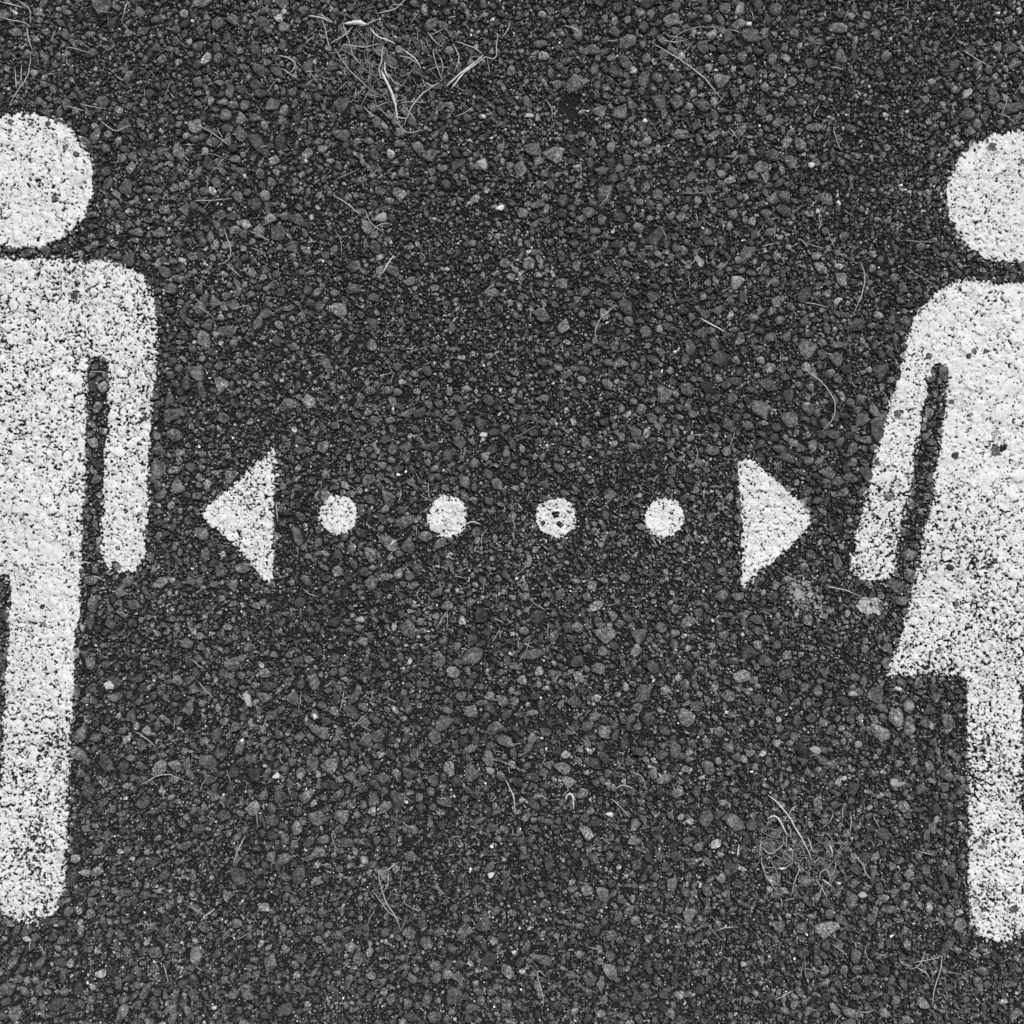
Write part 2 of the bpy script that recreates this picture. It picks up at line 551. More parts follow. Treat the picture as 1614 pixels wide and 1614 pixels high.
# ------------------------------------------------------------------ paint laid over the stones
def sdf(px, py, poly):
    """signed distance to a polygon, negative inside"""
    P = np.asarray(poly, float)
    Q = np.roll(P, -1, 0)
    best = np.full(px.shape, 1e9)
    inside = np.zeros(px.shape, bool)
    for (ax, ay), (bx, by) in zip(P, Q):
        dx, dy = bx - ax, by - ay
        L = dx*dx + dy*dy
        if L == 0:
            continue
        t = np.clip(((px-ax)*dx + (py-ay)*dy) / L, 0, 1)
        best = np.minimum(best, (px - ax - t*dx)**2 + (py - ay - t*dy)**2)
        if ay != by:
            c = ((ay > py) != (by > py)) & (px < dx * (py - ay) / dy + ax)
            inside ^= c
    dd = np.sqrt(best)
    return np.where(inside, -dd, dd)

def circle(cx, cy, rx, ry=None, n=48):
    ry = ry or rx
    return [(cx + rx*math.cos(t*2*math.pi/n), cy + ry*math.sin(t*2*math.pi/n)) for t in range(n)]

def blur(a, k):
    """box blur, twice"""
    for _ in range(2):
        for ax in (0, 1):
            p = np.pad(a, [(k+1, k) if i == ax else (0, 0) for i in (0, 1)], mode='edge')
            c = np.cumsum(p, ax)
            n_ = a.shape[ax]
            if ax == 0:
                a = (c[2*k+1:2*k+1+n_] - c[:n_]) / (2*k+1)
            else:
                a = (c[:, 2*k+1:2*k+1+n_] - c[:, :n_]) / (2*k+1)
    return a

from statistics import NormalDist
PQ = np.linspace(.005, .95, 120)
ZQ = np.array([NormalDist().inv_cdf(q) for q in PQ])
n1 = periodic(1200, 490, 21)       # features of a few pixels
n2 = periodic(1000, 110, 22)
n3 = periodic(NB, 8, 23)
n4 = periodic(NB, 30, 24)

bare = [(x, y, .8*min(a, b)) for x, y, a, b, t, tn in HAND if (x, y) in ((1400,782),(1568,710),(1189,898),(186,893))]
mid_arr = np.array(mids)
sel = mid_arr[rng.uniform(size=len(mid_arr)) < .045]
bare += [(x, y, r*.62) for x, y, r in sel]
sel = bigA[len(HAND):][rng.uniform(size=len(bigA)-len(HAND)) < .07]
sel = sel[sel[:, 0] > 1300]
bare += [(x, y, .5*min(a_, b_)) for x, y, a_, b_ in sel[:, :4]]
bare += [(875, 812, 4.5), (856, 824, 4.5), (883, 827, 4), (1568, 710, 7.5), (1580, 705, 4)]
bare += [(1373, 953, 3.2), (1388, 950, 2.2)]
bare = np.array(bare)

def coat(name, poly, mat, parent=None, holes=lambda x, y: 0*x + .15, step=1.25, thick=.4, rough=1.8, edge=6.0, flood=1.5, spray=11, **props):
    P = np.array(poly)
    x0, y0 = P.min(0) - 12
    x1, y1 = P.max(0) + 12
    xs = np.arange(x0, x1, step); ys = np.arange(y0, y1, step)
    gx, gy = np.meshgrid(xs, ys)
    dist = sdf(gx, gy, poly)
    dist = dist + rough * (.7 * sample(n2, gx, gy) + .35 * sample(n4, gx, gy))
    cand = dist < spray
    core = dist < 0
    H = np.zeros(gx.shape)
    near = dist < 13
    H[near] = ground_h(gx[near], gy[near])
    H[~near] = H[near].mean()
    rel = H - blur(H, 2)
    sc = .5 * rel / rel[core].std() + .7 * sample(n1, gx, gy) + .15 * sample(n2, gx, gy) + .5 * rng.normal(size=gx.shape)
    sc = (sc - sc[core].mean()) / sc[core].std()
    p = holes(gx, gy) * np.exp(.28 * sample(n4, gx, gy) + .15 * sample(n3, gx, gy))
    p = np.minimum(p, .45) + .40 * np.clip(1 + dist / edge, 0, 1) ** 2
    p = np.where(dist > 0, .60 + .39 * (np.clip(dist, 0, 11) / 11) ** .55, p)      # overspray: flecks on the stone tops only
    z_full, z_none = np.interp(p, PQ, ZQ), np.interp(p * np.where(dist > 0, 1.0, .62), PQ, ZQ)
    keep = cand & (sc > z_none)
    film = np.clip((sc - z_none) / np.maximum(z_full - z_none + .35, .2), 0, 1)  # thickness of the paint film
    film = np.where(dist > 0, film * .6, film)
    m = (bare[:, 0] > x0) & (bare[:, 0] < x1) & (bare[:, 1] > y0) & (bare[:, 1] < y1)
    for bx, by, br in bare[m]:
        i0, i1 = int((bx - br*1.3 - x0)/step), int((bx + br*1.3 - x0)/step) + 2
        j0, j1 = int((by - br*1.3 - y0)/step), int((by + br*1.3 - y0)/step) + 2
        i0, j0 = max(i0, 0), max(j0, 0)
        sx, sy = gx[j0:j1, i0:i1], gy[j0:j1, i0:i1]
        k = ((sx-bx)**2 + (sy-by)**2) < (br * (1 + .28*sample(n1, sx, sy) + .3*sample(n2, sx, sy)))**2
        keep[j0:j1, i0:i1] &= ~k
    Hs = blur(np.maximum(H, blur(H, 5) + 1.1), 1)
    Z = np.maximum(H, H + (Hs - H) * np.clip(film * flood, 0, 1)) + thick
    q = keep[:-1, :-1].astype(int) + keep[1:, :-1] + keep[:-1, 1:] + keep[1:, 1:]
    jj, ii = np.nonzero(q >= 3)
    w = gx.shape[1]
    a = jj * w + ii
    quads = np.stack([a, a + w, a + w + 1, a + 1], 1)
    used, inv = np.unique(quads, return_inverse=True)
    quads = inv.reshape(quads.shape)
    jx = (rng.uniform(-.3, .3, len(used))) * step
    jy = (rng.uniform(-.3, .3, len(used))) * step
    Vv = np.stack([gx.ravel()[used] + jx, gy.ravel()[used] + jy, Z.ravel()[used]], 1)
    me = mesh_from(name, Vv, quads, None, film.ravel()[used])
    print(name, 'coverage %.2f' % (keep.sum() / max(1, cand.sum())), 'quads', len(quads), 't %.1f' % (time.time()-T0))
    return link(name, me, mat, parent, **props)

def root(name, px, py, **props):
    o = link(name, None, None, None, **props)
    o.location = W(px, py, 0)
    return o

def adopt(o, r):
    o.parent = r
    o.location = -r.location           # the mesh is already in place
    return o

def mirror(pts, axis):
    """axis: function y -> x of a nearly upright line"""
    return [(2 * axis(y) - x, y) for x, y in reversed(pts)]

# left figure: a standing man
ax_l = lambda y: 41 - .055 * (y - 285)
half = [(90, 408), (167, 411), (190, 416), (208, 423), (222, 433), (233, 446), (241, 463), (246, 485), (249, 520), (247, 568),
        (241, 627), (236, 727), (232, 828), (230, 862), (228, 880), (222, 892), (207, 900), (190, 902), (173, 898),
        (163, 888), (160, 868), (160, 830), (161, 794), (165, 744), (167, 694), (169, 627), (172, 572), (168, 565), (148, 565),
        (143, 570), (138, 627), (135, 694), (134, 761), (131, 828), (128, 895), (125, 961), (118, 1020), (116, 1100), (113, 1167),
        (108, 1268), (105, 1335), (102, 1401), (97, 1424), (86, 1440), (66, 1452), (43, 1456), (22, 1450), (6, 1438), (-5, 1420), (-9, 1400), (-4, 1300), (3, 1200), (10, 1060), (15, 995), (16, 925), (12, 908)]
outline = half + mirror(half, ax_l)
man = root('painted_figure', 30, 850, label='white painted standing man with round head and straight legs, at the left edge', category='painted pictogram', group='painted figures on the asphalt')
wear_l = lambda x, y: .15 + .06 * np.exp(-((y - 560)/130)**2) - .06*np.exp(-((y - 930)/100)**2) + .10 * np.clip((y - 1010) / 120, 0, 1) * (1 - .3 * np.clip((y - 1330) / 100, 0, 1))
adopt(coat('head', circle(41, 285, 107), M_PAINT, holes=lambda x, y: 0*x + .09), man)
adopt(coat('body', outline, M_PAINT, holes=wear_l), man)

# right figure: a woman in a flared skirt
ax_r = lambda y: 1597 + .034 * (y - 312)
halfr = [(1560, 445), (1535, 443), (1510, 445), (1492, 451), (1473, 462), (1455, 479), (1443, 498), (1434, 518), (1426, 551), (1418, 585),
         (1404, 628), (1392, 674), (1380, 717), (1368, 767), (1355, 817), (1347, 851), (1341, 880), (1343, 896), (1351, 908), (1365, 916),
         (1382, 919), (1396, 914), (1406, 903), (1410, 890), (1415, 861), (1425, 817), (1434, 774), (1440, 734), (1447, 690), (1454, 643), (1461, 600),
         (1467, 580), (1474, 574), (1490, 575), (1496, 584), (1491, 628), (1484, 680), (1478, 722), (1470, 762), (1463, 803), (1455, 844), (1446, 892),
         (1436, 938), (1427, 972), (1415, 1010), (1402, 1048), (1399, 1056), (1400, 1064), (1440, 1066), (1475, 1065), (1508, 1067), (1523, 1070), (1524, 1090), (1525, 1208),
         (1525, 1308), (1526, 1392), (1529, 1440), (1537, 1464), (1552, 1479), (1573, 1485), (1595, 1482), (1610, 1470), (1617, 1450), (1618, 1400), (1614, 1300), (1611, 1200), (1610, 1085)]
ax_pts = halfr + [(1612, 1074)]
outline_r = ax_pts + mirror(ax_pts, ax_r)
woman = root('painted_figure', 1610, 850, label='white painted woman in a flared skirt, at the right edge', category='painted pictogram', group='painted figures on the asphalt')
wear_r = lambda x, y: .075 + .10 * np.clip((y - 730)/60, 0, 1) + .04*np.clip((1480 - x)/40, 0, 1) + .14 * np.clip((y - 1120) / 100, 0, 1) * (1 - .5 * np.clip((y - 1330) / 60, 0, 1))
adopt(coat('head', circle(1597, 312, 107, 104), M_PAINT, holes=lambda x, y: 0*x + .09), woman)
adopt(coat('body', outline_r, M_PAINT, holes=wear_r), woman)

# double arrow between them
arrow_l = [(319, 806), (324, 799), (345, 782), (375, 757), (402, 732), (424, 711), (432, 705), (434, 712), (433, 760), (431, 830), (430, 880), (429, 910), (424, 916), (412, 908), (385, 878), (355, 845), (330, 824), (320, 815)]
arrow_r = [(1163, 728), (1174, 722), (1189, 726), (1208, 744), (1225, 760), (1245, 778), (1262, 793), (1277, 810), (1278, 822), (1268, 838), (1245, 862), (1222, 882), (1200, 897), (1184, 913), (1175, 925), (1167, 924), (1168, 880), (1169, 817), (1164, 760)]
coat('painted_arrowhead', arrow_l, M_PAINT, holes=lambda x, y: 0*x + .2, step=1.0, rough=1.6, label='white painted triangle pointing left towards the man', category='painted arrow', group='arrowheads of the dotted double arrow')
coat('painted_arrowhead', arrow_r, M_PAINT, holes=lambda x, y: 0*x + .1, step=1.0, rough=1.6, label='white painted triangle pointing right towards the woman', category='painted arrow', group='arrowheads of the dotted double arrow')
for (cx, cy, r_), lab in zip([(534, 812, 31), (706, 814, 32), (877, 815, 32), (1047, 816, 31)],
        ['white painted dot nearest the left-pointing arrowhead', 'white painted dot, second from the left-pointing arrowhead, with many small dark pits',
         'ragged white painted dot, second from the right-pointing arrowhead, with bare stones', 'white painted dot nearest the right-pointing arrowhead']):
    coat('painted_dot', circle(cx, cy, r_, n=32), M_PAINT, holes=lambda x, y: 0*x + .09, step=1.0, rough=1.5, edge=4, label=lab, category='painted dot', group='painted dots between the arrowheads')

# lichen by the woman's hand
lich = [(1345, 955), (1350, 950), (1353, 943), (1361, 940), (1370, 942), (1378, 940), (1386, 943), (1392, 950), (1392, 960), (1386, 969), (1375, 968), (1366, 971), (1357, 966), (1351, 960)]
coat('lichen_spot', lich, M_LICHEN, holes=lambda x, y: 0*x + .03, step=.8, rough=1.2, edge=2.0, flood=.35, spray=0, thick=.5, label="pale round lichen spot with a dark centre, just below the woman's painted hand", category='lichen')
patch = [(1244, 925), (1252, 914), (1268, 911), (1280, 922), (1294, 933), (1305, 950), (1303, 968), (1290, 975), (1276, 968), (1260, 966), (1254, 950)]
coat('lichen_patch', patch, M_DUST, holes=lambda x, y: 0*x + .38, step=.8, rough=5, edge=20, flood=.05, thick=.2, label='faint dusty grey lichen patch below the right-pointing arrowhead', category='lichen')

# ------------------------------------------------------------------ straws, rootlets and clippings
def spline(pts, step=3.0):
    P = [np.array(p, float) for p in pts]
    P = [2*P[0]-P[1]] + P + [2*P[-1]-P[-2]]
    out = []
    for i in range(1, len(P) - 2):
        L = np.linalg.norm(P[i+1] - P[i])
        n_ = max(2, int(L / step))
        for k in range(n_):
            t = k / n_
            out.append(.5*((2*P[i]) + (-P[i-1]+P[i+1])*t + (2*P[i-1]-5*P[i]+4*P[i+1]-P[i+2])*t*t + (-P[i-1]+3*P[i]-3*P[i+1]+P[i+2])*t**3))
    out.append(P[-2])
    return np.array(out)

def strand_geo(pts, width, lift=0.0, flat=.55, belly=None, arch=0.0):
    p = spline(pts)
    width = width * .84
    if len(p) > 4:                                   # dry stems are never quite smooth
        wob = np.cumsum(rng.normal(0, .3, (len(p), 2)), 0)
        wob -= np.linspace(0, 1, len(p))[:, None] * wob[-1]
        p = p + wob
    n_ = len(p)
    hz = ground_h(p[:, 0], p[:, 1])
    hh = hz.copy()
    for k in range(n_):
        hh[k] = hz[max(0, k-2):k+3].max()
    sm_ = np.convolve(np.pad(hh, 2, mode='edge'), np.ones(5)/5, 'valid')
    s = np.linspace(0, 1, n_)
    z = np.maximum(sm_, hz) + width*flat*.5 + .7 + lift + arch*np.sin(s*math.pi)
    tan = np.gradient(p, axis=0)
    tan /= np.maximum(1e-6, np.linalg.norm(tan, axis=1))[:, None]
    nor = np.stack([-tan[:, 1], tan[:, 0]], 1)
    w = width * .5 * (.35 + .65*np.clip(np.minimum(s/.18, (1-s)/.3), 0, 1)) * (1 + rng.uniform(-.22, .22, n_)) * rng.uniform(.85, 1.15)
    if belly:
        w = w * (1 + belly*np.exp(-((s-.5)/.2)**2))
    V = []
    for k in range(n_):
        x, y = p[k]
        a, b = nor[k] * w[k]
        V += [(x+a, y+b, z[k]), (x, y, z[k]+w[k]*flat), (x-a, y-b, z[k]), (x, y, z[k]-w[k]*flat)]
    Fc = []
    for k in range(n_ - 1):
        for c in range(4):
            u, v = 4*k + c, 4*k + (c+1) % 4
            Fc.append((u, v, v+4, u+4))
    Fc += [(0, 3, 2, 1), (4*n_-4, 4*n_-3, 4*n_-2, 4*n_-1)]
    return V, Fc

ZO = {'a': (0, 100), 'b': (0, 560), 'c': (0, 1000), 'd': (1074, 160), 'e': (1074, 600), 'f': (1074, 1074), 'g': (440, 0), 'h': (440, 660),
      'i': (1000, 0), 'j': (500, 1074)}
def conv(z, pts):
    if z == 'k':
        return [(x * 300/1614, y * 300/1614) for x, y in pts]
    if z == 't':
        return [(1170 + x * 220/1614, 1230 + y * 220/1614) for x, y in pts]
    if z == 'P':
        return pts
    ox, oy = ZO[z]
    return [(ox + x * 540/1614, oy + y * 540/1614) for x, y in pts]

def join(geos):
    V, Fc = [], []
    for v, f in geos:
        o = len(V)
        V += v
        Fc += [tuple(i + o for i in q) for q in f]
    return V, Fc

def loose(z, lines, w, mat, label, name='grass_strand', cat='dry grass', arch=0.0):
    """one strand; further lines are its forks"""
    V, Fc = join([strand_geo(conv(z, l), w, arch=arch) for l in lines])
    link(name, mesh_from(name, V, Fc), mat, None, label=label, category=cat, group='loose strands and straws on the asphalt')

loose('i', [[(95,213),(220,285),(320,360),(412,470)]], 2.6, M_STRAND, 'long curved pale strand at upper right, crossing below the hooked one')
loose('i', [[(378,135),(290,135),(210,160),(165,205),(150,275)]], 2.2, M_DULL, 'thin hooked strand arching over the long curved one at upper right')
loose('P', [[(1517,81),(1535,92),(1565,108)]], 1.8, M_STRAND, "short straight strand near the top right corner, above the woman's head")
loose('i', [[(935,600),(950,650),(970,710)]], 2.2, M_STRAND, 'short steep pale straw, right of the bent right-angled strand')
loose('i', [[(708,745),(722,628),(765,640)]], 1.7, M_DULL, 'thin strand bent at a right angle, upper right area')
loose('i', [[(455,590),(540,582)]], 1.6, M_DULL, 'short level strand below the end of the long curved strand')
loose('i', [[(452,610),(485,655)]], 2.0, M_STRAND, 'short slanting straw just under a level strand, upper right area')
loose('i', [[(310,1498),(430,1565)]], 2.4, M_STRAW, 'bright straight straw right of centre, between the middle of the photo and the woman')
loose('i', [[(1060,1235),(1082,1290),(1070,1380),(1030,1490)]], 2.1, M_STRAND, "curved upright strand left of the woman's shoulder")
loose('i', [[(1265,1135),(1345,1140),(1430,1138)]], 1.7, M_DULL, "level thin strand just left of the woman's head")
loose('i', [[(1265,1250),(1330,1300),(1430,1355)]], 1.7, M_DULL, "thin slanting strand ending at the woman's shoulder")
loose('i', [[(800,1425),(910,1450)]], 1.6, M_STRAND, 'thin nearly level strand left of the curved upright one by the shoulder')
loose('i', [[(205,910),(300,915),(400,905)],[(335,885),(365,950)]], 1.7, M_DULL, 'thin level strand crossed by a short twig, upper right of centre')
loose('i', [[(1225,1055),(1255,1075)]], 2.0, M_STRAND, "tiny bent straw left of the woman's head")
loose('i', [[(920,318),(985,330)]], 1.9, M_STRAND, 'tiny level straw at upper right beside three round stones')
loose('i', [[(80,580),(130,655)],[(130,570),(138,640)]], 1.6, M_DULL, 'small forked strand under the bright white chip at upper right')
loose('i', [[(455,770),(490,740),(510,748)]], 1.9, M_STRAND, 'tiny hooked straw between the forked strand and the right-angled strand')
loose('d', [[(568,1260),(650,1320),(705,1400),(712,1480),(655,1560)]], 2.1, M_STRAND, "large bow-shaped strand left of the woman's arm, above the right arrowhead")
loose('a', [[(945,300),(1020,340),(1085,390)],[(985,350),(1015,305)]], 1.9, M_STRAND, "slanting strand with a small fork, upper left, right of the man's head")
loose('a', [[(915,648),(1010,645),(1095,638)]], 1.9, M_STRAND, "level pale strand right of the man's head, crossing a slanting one")
loose('a', [[(955,695),(1030,620)]], 1.8, M_DULL, "dull short strand slanting up to the right under the level strand by the man's head")
loose('a', [[(1060,780),(1085,860),(1082,920),(1030,955)],[(1065,945),(1140,1010)]], 2.0, M_STRAND, "kinked long rootlet right of the man's neck")
loose('a', [[(1175,790),(1215,808),(1270,840)]], 1.9, M_STRAND, "short slanting strand right of the kinked rootlet by the man's neck")
loose('a', [[(930,1145),(970,1165),(1010,1200)]], 1.7, M_STRAND, "short curved strand right of the man's shoulder")
loose('a', [[(1100,1160),(1180,1140)]], 1.7, M_STRAND, 'short nearly level strand right of the curved one by the shoulder')
loose('a', [[(775,180),(805,90)]], 1.6, M_DULL, "dull upright strand above and right of the man's head")
loose('a', [[(910,455),(935,438),(1000,430),(1080,455)]], 1.7, M_DULL, "low arched strand right of the top of the man's head")
loose('a', [[(480,275),(550,320),(620,298)]], 2.1, M_STRAND, "bent strand close to the upper right of the man's head")
loose('a', [[(320,207),(400,225)],[(385,197),(450,210),(510,215)]], 2.0, M_STRAND, "two-part pale strand just above the man's head")
loose('k', [[(85,885),(150,790),(230,660),(258,560),(262,450)],[(150,760),(145,690),(135,590)],[(185,715),(190,560)]], 2.0, M_STRAND, 'forked rootlet with upright tines above the man, near the left edge', 'rootlet', 'rootlet')
loose('k', [[(20,25),(110,48),(200,75)]], 2.2, M_STRAW, 'bright straw topmost in the top left corner')
loose('k', [[(170,20),(225,62),(262,105),(262,200)]], 2.0, M_STRAND, 'angled straw beside the topmost bright straw in the top left corner')
loose('k', [[(0,150),(130,180),(210,195),(270,235)]], 2.0, M_STRAND, 'long level straw under the topmost bright straw in the top left corner')
loose('k', [[(232,230),(250,340),(285,440)]], 2.2, M_STRAND, 'upright curved straw hanging below the straws of the top left corner')
loose('k', [[(560,400),(640,420),(770,458)]], 2.0, M_STRAND, 'short straight straw near the top edge, above the right side of the man')
loose('k', [[(1085,0),(1065,90),(1035,175)]], 2.0, M_STRAND, 'steep straw touching the top edge left of the hay tuft')
loose('c', [[(1160,940),(1120,1020),(1100,1085)]], 2.2, M_STRAND, "steep pale straw right of the lower leg of the man")
loose('c', [[(955,1332),(1015,1290)]], 2.4, M_STRAW, "bright short straw right of the man's foot")
loose('c', [[(1115,1437),(1160,1415),(1210,1385)]], 1.9, M_DULL, "dull straw slanting up, below the bright short straw by the man's foot")
loose('c', [[(670,705),(740,668),(800,658),(870,685)]], 1.8, M_STRAND, "arched strand right of the man's leg")
loose('c', [[(640,458),(690,490),(735,525)]], 1.9, M_STRAND, "slanting strand right of the man's leg, above the arched one")
loose('c', [[(770,1548),(782,1580),(795,1640)]], 1.9, M_STRAND, "curved strand near the bottom edge, below and right of the man's foot")
loose('j', [[(885,460),(905,495),(925,545),(932,610)]], 2.2, M_STRAW, 'upright curved straw low in the centre of the photo')
loose('j', [[(1080,1390),(1045,1362),(1038,1400),(1060,1475),(1065,1530)]], 2.0, M_STRAND, 'hook-topped straw near the bottom edge, right of centre')
loose('j', [[(1380,550),(1430,590),(1470,640)]], 1.9, M_STRAND, 'slanting straw low right of centre, under the small bent fibres')
loose('j', [[(1470,420),(1530,450),(1555,520)]], 1.8, M_STRAND, 'arched strand low right of centre, beside the small bent fibres')
loose('j', [[(1405,505),(1440,490),(1490,503)]], 2.6, M_STRAND, 'short thick level fibre inside the arched strand low right of centre')
loose('j', [[(1170,562),(1172,540),(1190,527),(1206,545),(1208,605)]], 4.2, M_STRAW, 'thick white hook-shaped bit of stalk, low and right of centre', 'stalk_bit', 'dry stalk')
loose('e', [[(685,970),(760,985),(840,1012)]], 2.0, M_STRAW, "bright strand between the faint lichen patch and the woman's hand")
loose('g', [[(0,265),(55,282),(77,305),(62,340),(30,350)]], 2.4, M_STRAND, 'curled pale strand left of the hay tuft at the top')
loose('g', [[(10,325),(50,350),(97,382)]], 2.1, M_STRAND, 'straight straw just under the curled strand left of the hay tuft')
loose('g', [[(260,925),(320,960),(390,1020)]], 1.9, M_STRAND, 'slanting strand below the hay tuft, left of the pale oval pebble')
loose('g', [[(405,990),(430,1050),(495,1100)],[(440,1085),(480,1060),(523,1052)]], 2.0, M_STRAND, 'crossed strand right under the pale oval pebble')
loose('g', [[(262,1085),(290,1130),(295,1220)],[(280,1120),(330,1115)]], 1.7, M_DULL, 'dull curved strand left of and below the pale oval pebble')
loose('g', [[(265,855),(320,825),(380,795)]], 1.8, M_DULL, 'dull straight strand slanting up to the right, below the hay tuft')
loose('g', [[(1585,1437),(1545,1475),(1510,1510),(1488,1560),(1492,1620)]], 2.0, M_STRAND, 'long S-curved strand just right of the middle of the photo, upper half')
loose('g', [[(1560,880),(1540,940),(1505,975)]], 2.0, M_STRAND, 'short curved strand in the upper half, above the long S-curved one')
loose('g', [[(540,1205),(515,1240),(490,1290)]], 2.8, M_STRAW, 'bright short straw leaning on stones between the hay tuft and the dots')
loose('g', [[(460,65),(540,45),(580,20),(610,-10)]], 2.6, M_STRAND, 'curved straw reaching the top edge above the hay tuft')
loose('g', [[(935,105),(975,50)]], 2.0, M_DULL, 'dull short straw at the top edge right of the hay tuft')
loose('g', [[(1255,470),(1280,510),(1290,550)]], 2.0, M_STRAND, 'short curved straw left of the dark hollow near the top')
loose('g', [[(1340,122),(1380,138),(1412,160)]], 1.9, M_STRAND, 'short bent straw near the top edge above the dark hollow')
loose('h', [[(700,300),(705,360),(720,390)]], 2.0, M_STRAND, 'kinked strand touching the second dot from above')
loose('h', [[(880,500),(915,485),(950,498)]], 2.2, M_STRAW, 'bright arched strand touching the right side of the second dot')
loose('h', [[(575,330),(562,400)]], 1.8, M_STRAND, 'upright short strand between the first and second dots')
loose('h', [[(523,597),(538,582),(552,570)]], 4.2, M_STRAW, 'small white bit of stalk below and between the first and second dots', 'stalk_bit', 'dry stalk')
loose('h', [[(1195,865),(1255,900)]], 2.0, M_STRAND, 'slanting strand below the third and fourth dots')
loose('h', [[(670,1080),(700,1072),(745,1045)]], 1.8, M_DULL, 'dull curved strand below the second dot')
loose('h', [[(1100,95),(1220,30)]], 1.6, M_DULL, 'thin straight strand above the third dot')
loose('h', [[(350,1455),(385,1415),(412,1395)],[(365,1440),(420,1405)]], 3.2, M_DULL, 'frayed pale stalk below the left arrowhead, low left of centre', 'stalk_bit', 'dry stalk')
loose('h', [[(115,800),(145,825),(185,838)]], 1.8, M_STRAND, 'small curved strand below the first dot')
loose('h', [[(1125,400),(1145,430)]], 2.2, M_STRAND, 'tiny straw just left of the third dot')
loose('b', [[(1300,690),(1307,740),(1307,795)]], 2.0, M_STRAND, 'thin upright strand against the straight side of the left arrowhead')
loose('b', [[(428,78),(470,76),(510,85)]], 1.8, M_STRAND, "tiny level strand in the slit under the man's armpit")
loose('b', [[(385,972),(432,978)]], 2.4, M_STRAW, "tiny bright level straw beside the man's hip")
loose('b', [[(438,1038),(470,1048),(500,1066)]], 2.0, M_STRAND, "small bent straw below the man's hand")
loose('f', [[(440,1500),(480,1480),(530,1455)]], 2.0, M_STRAND, 'straight straw near the bottom edge below the large right tuft')
loose('f', [[(270,765),(262,825)]], 2.8, M_STRAW, 'short bright upright straw left of the large right tuft')
loose('f', [[(1115,800),(1180,815)]], 1.9, M_STRAND, "short level strand between the right tuft and the woman's leg")
loose('f', [[(905,630),(912,655),(935,692)]], 1.9, M_STRAND, 'small kinked straw right of and above the large right tuft')

# tufts
def tuft(px, py, name, label, cat, blades, fibres, mat_f=M_DULL):
    r_ = root(name, px, py, label=label, category=cat)
    for z, pts, w, mat, lift, belly in blades:
        v, f = strand_geo(conv(z, pts), w, lift=lift, belly=belly, arch=lift)
        adopt(link('blade', mesh_from('blade', v, f), mat), r_)
    geos = []
    for cx, cy, sx, sy, cnt, lo, hi in fibres:
        for _ in range(int(cnt * .6)):
            x, y = random.gauss(cx, sx), random.gauss(cy, sy)
            L = random.uniform(lo, hi)
            t = random.uniform(0, math.pi)
            cdir = random.choice([random.uniform(-.12, .12), random.uniform(-.12, .12), random.uniform(-.7, .7)])
            pts = [(x, y)]
            for _k in range(3):
                pts.append((pts[-1][0] + L/3*math.cos(t), pts[-1][1] + L/3*math.sin(t)))
                t += cdir
            geos.append(strand_geo(pts, random.choice([.7, .9, 1.1, 1.9]), lift=random.uniform(-.4, 1.8), arch=random.uniform(0, 2)))
    V, Fc = join(geos)
    adopt(link('fibre_mat', mesh_from('fibre_mat', V, Fc), mat_f, None, kind='stuff'), r_)
    return r_

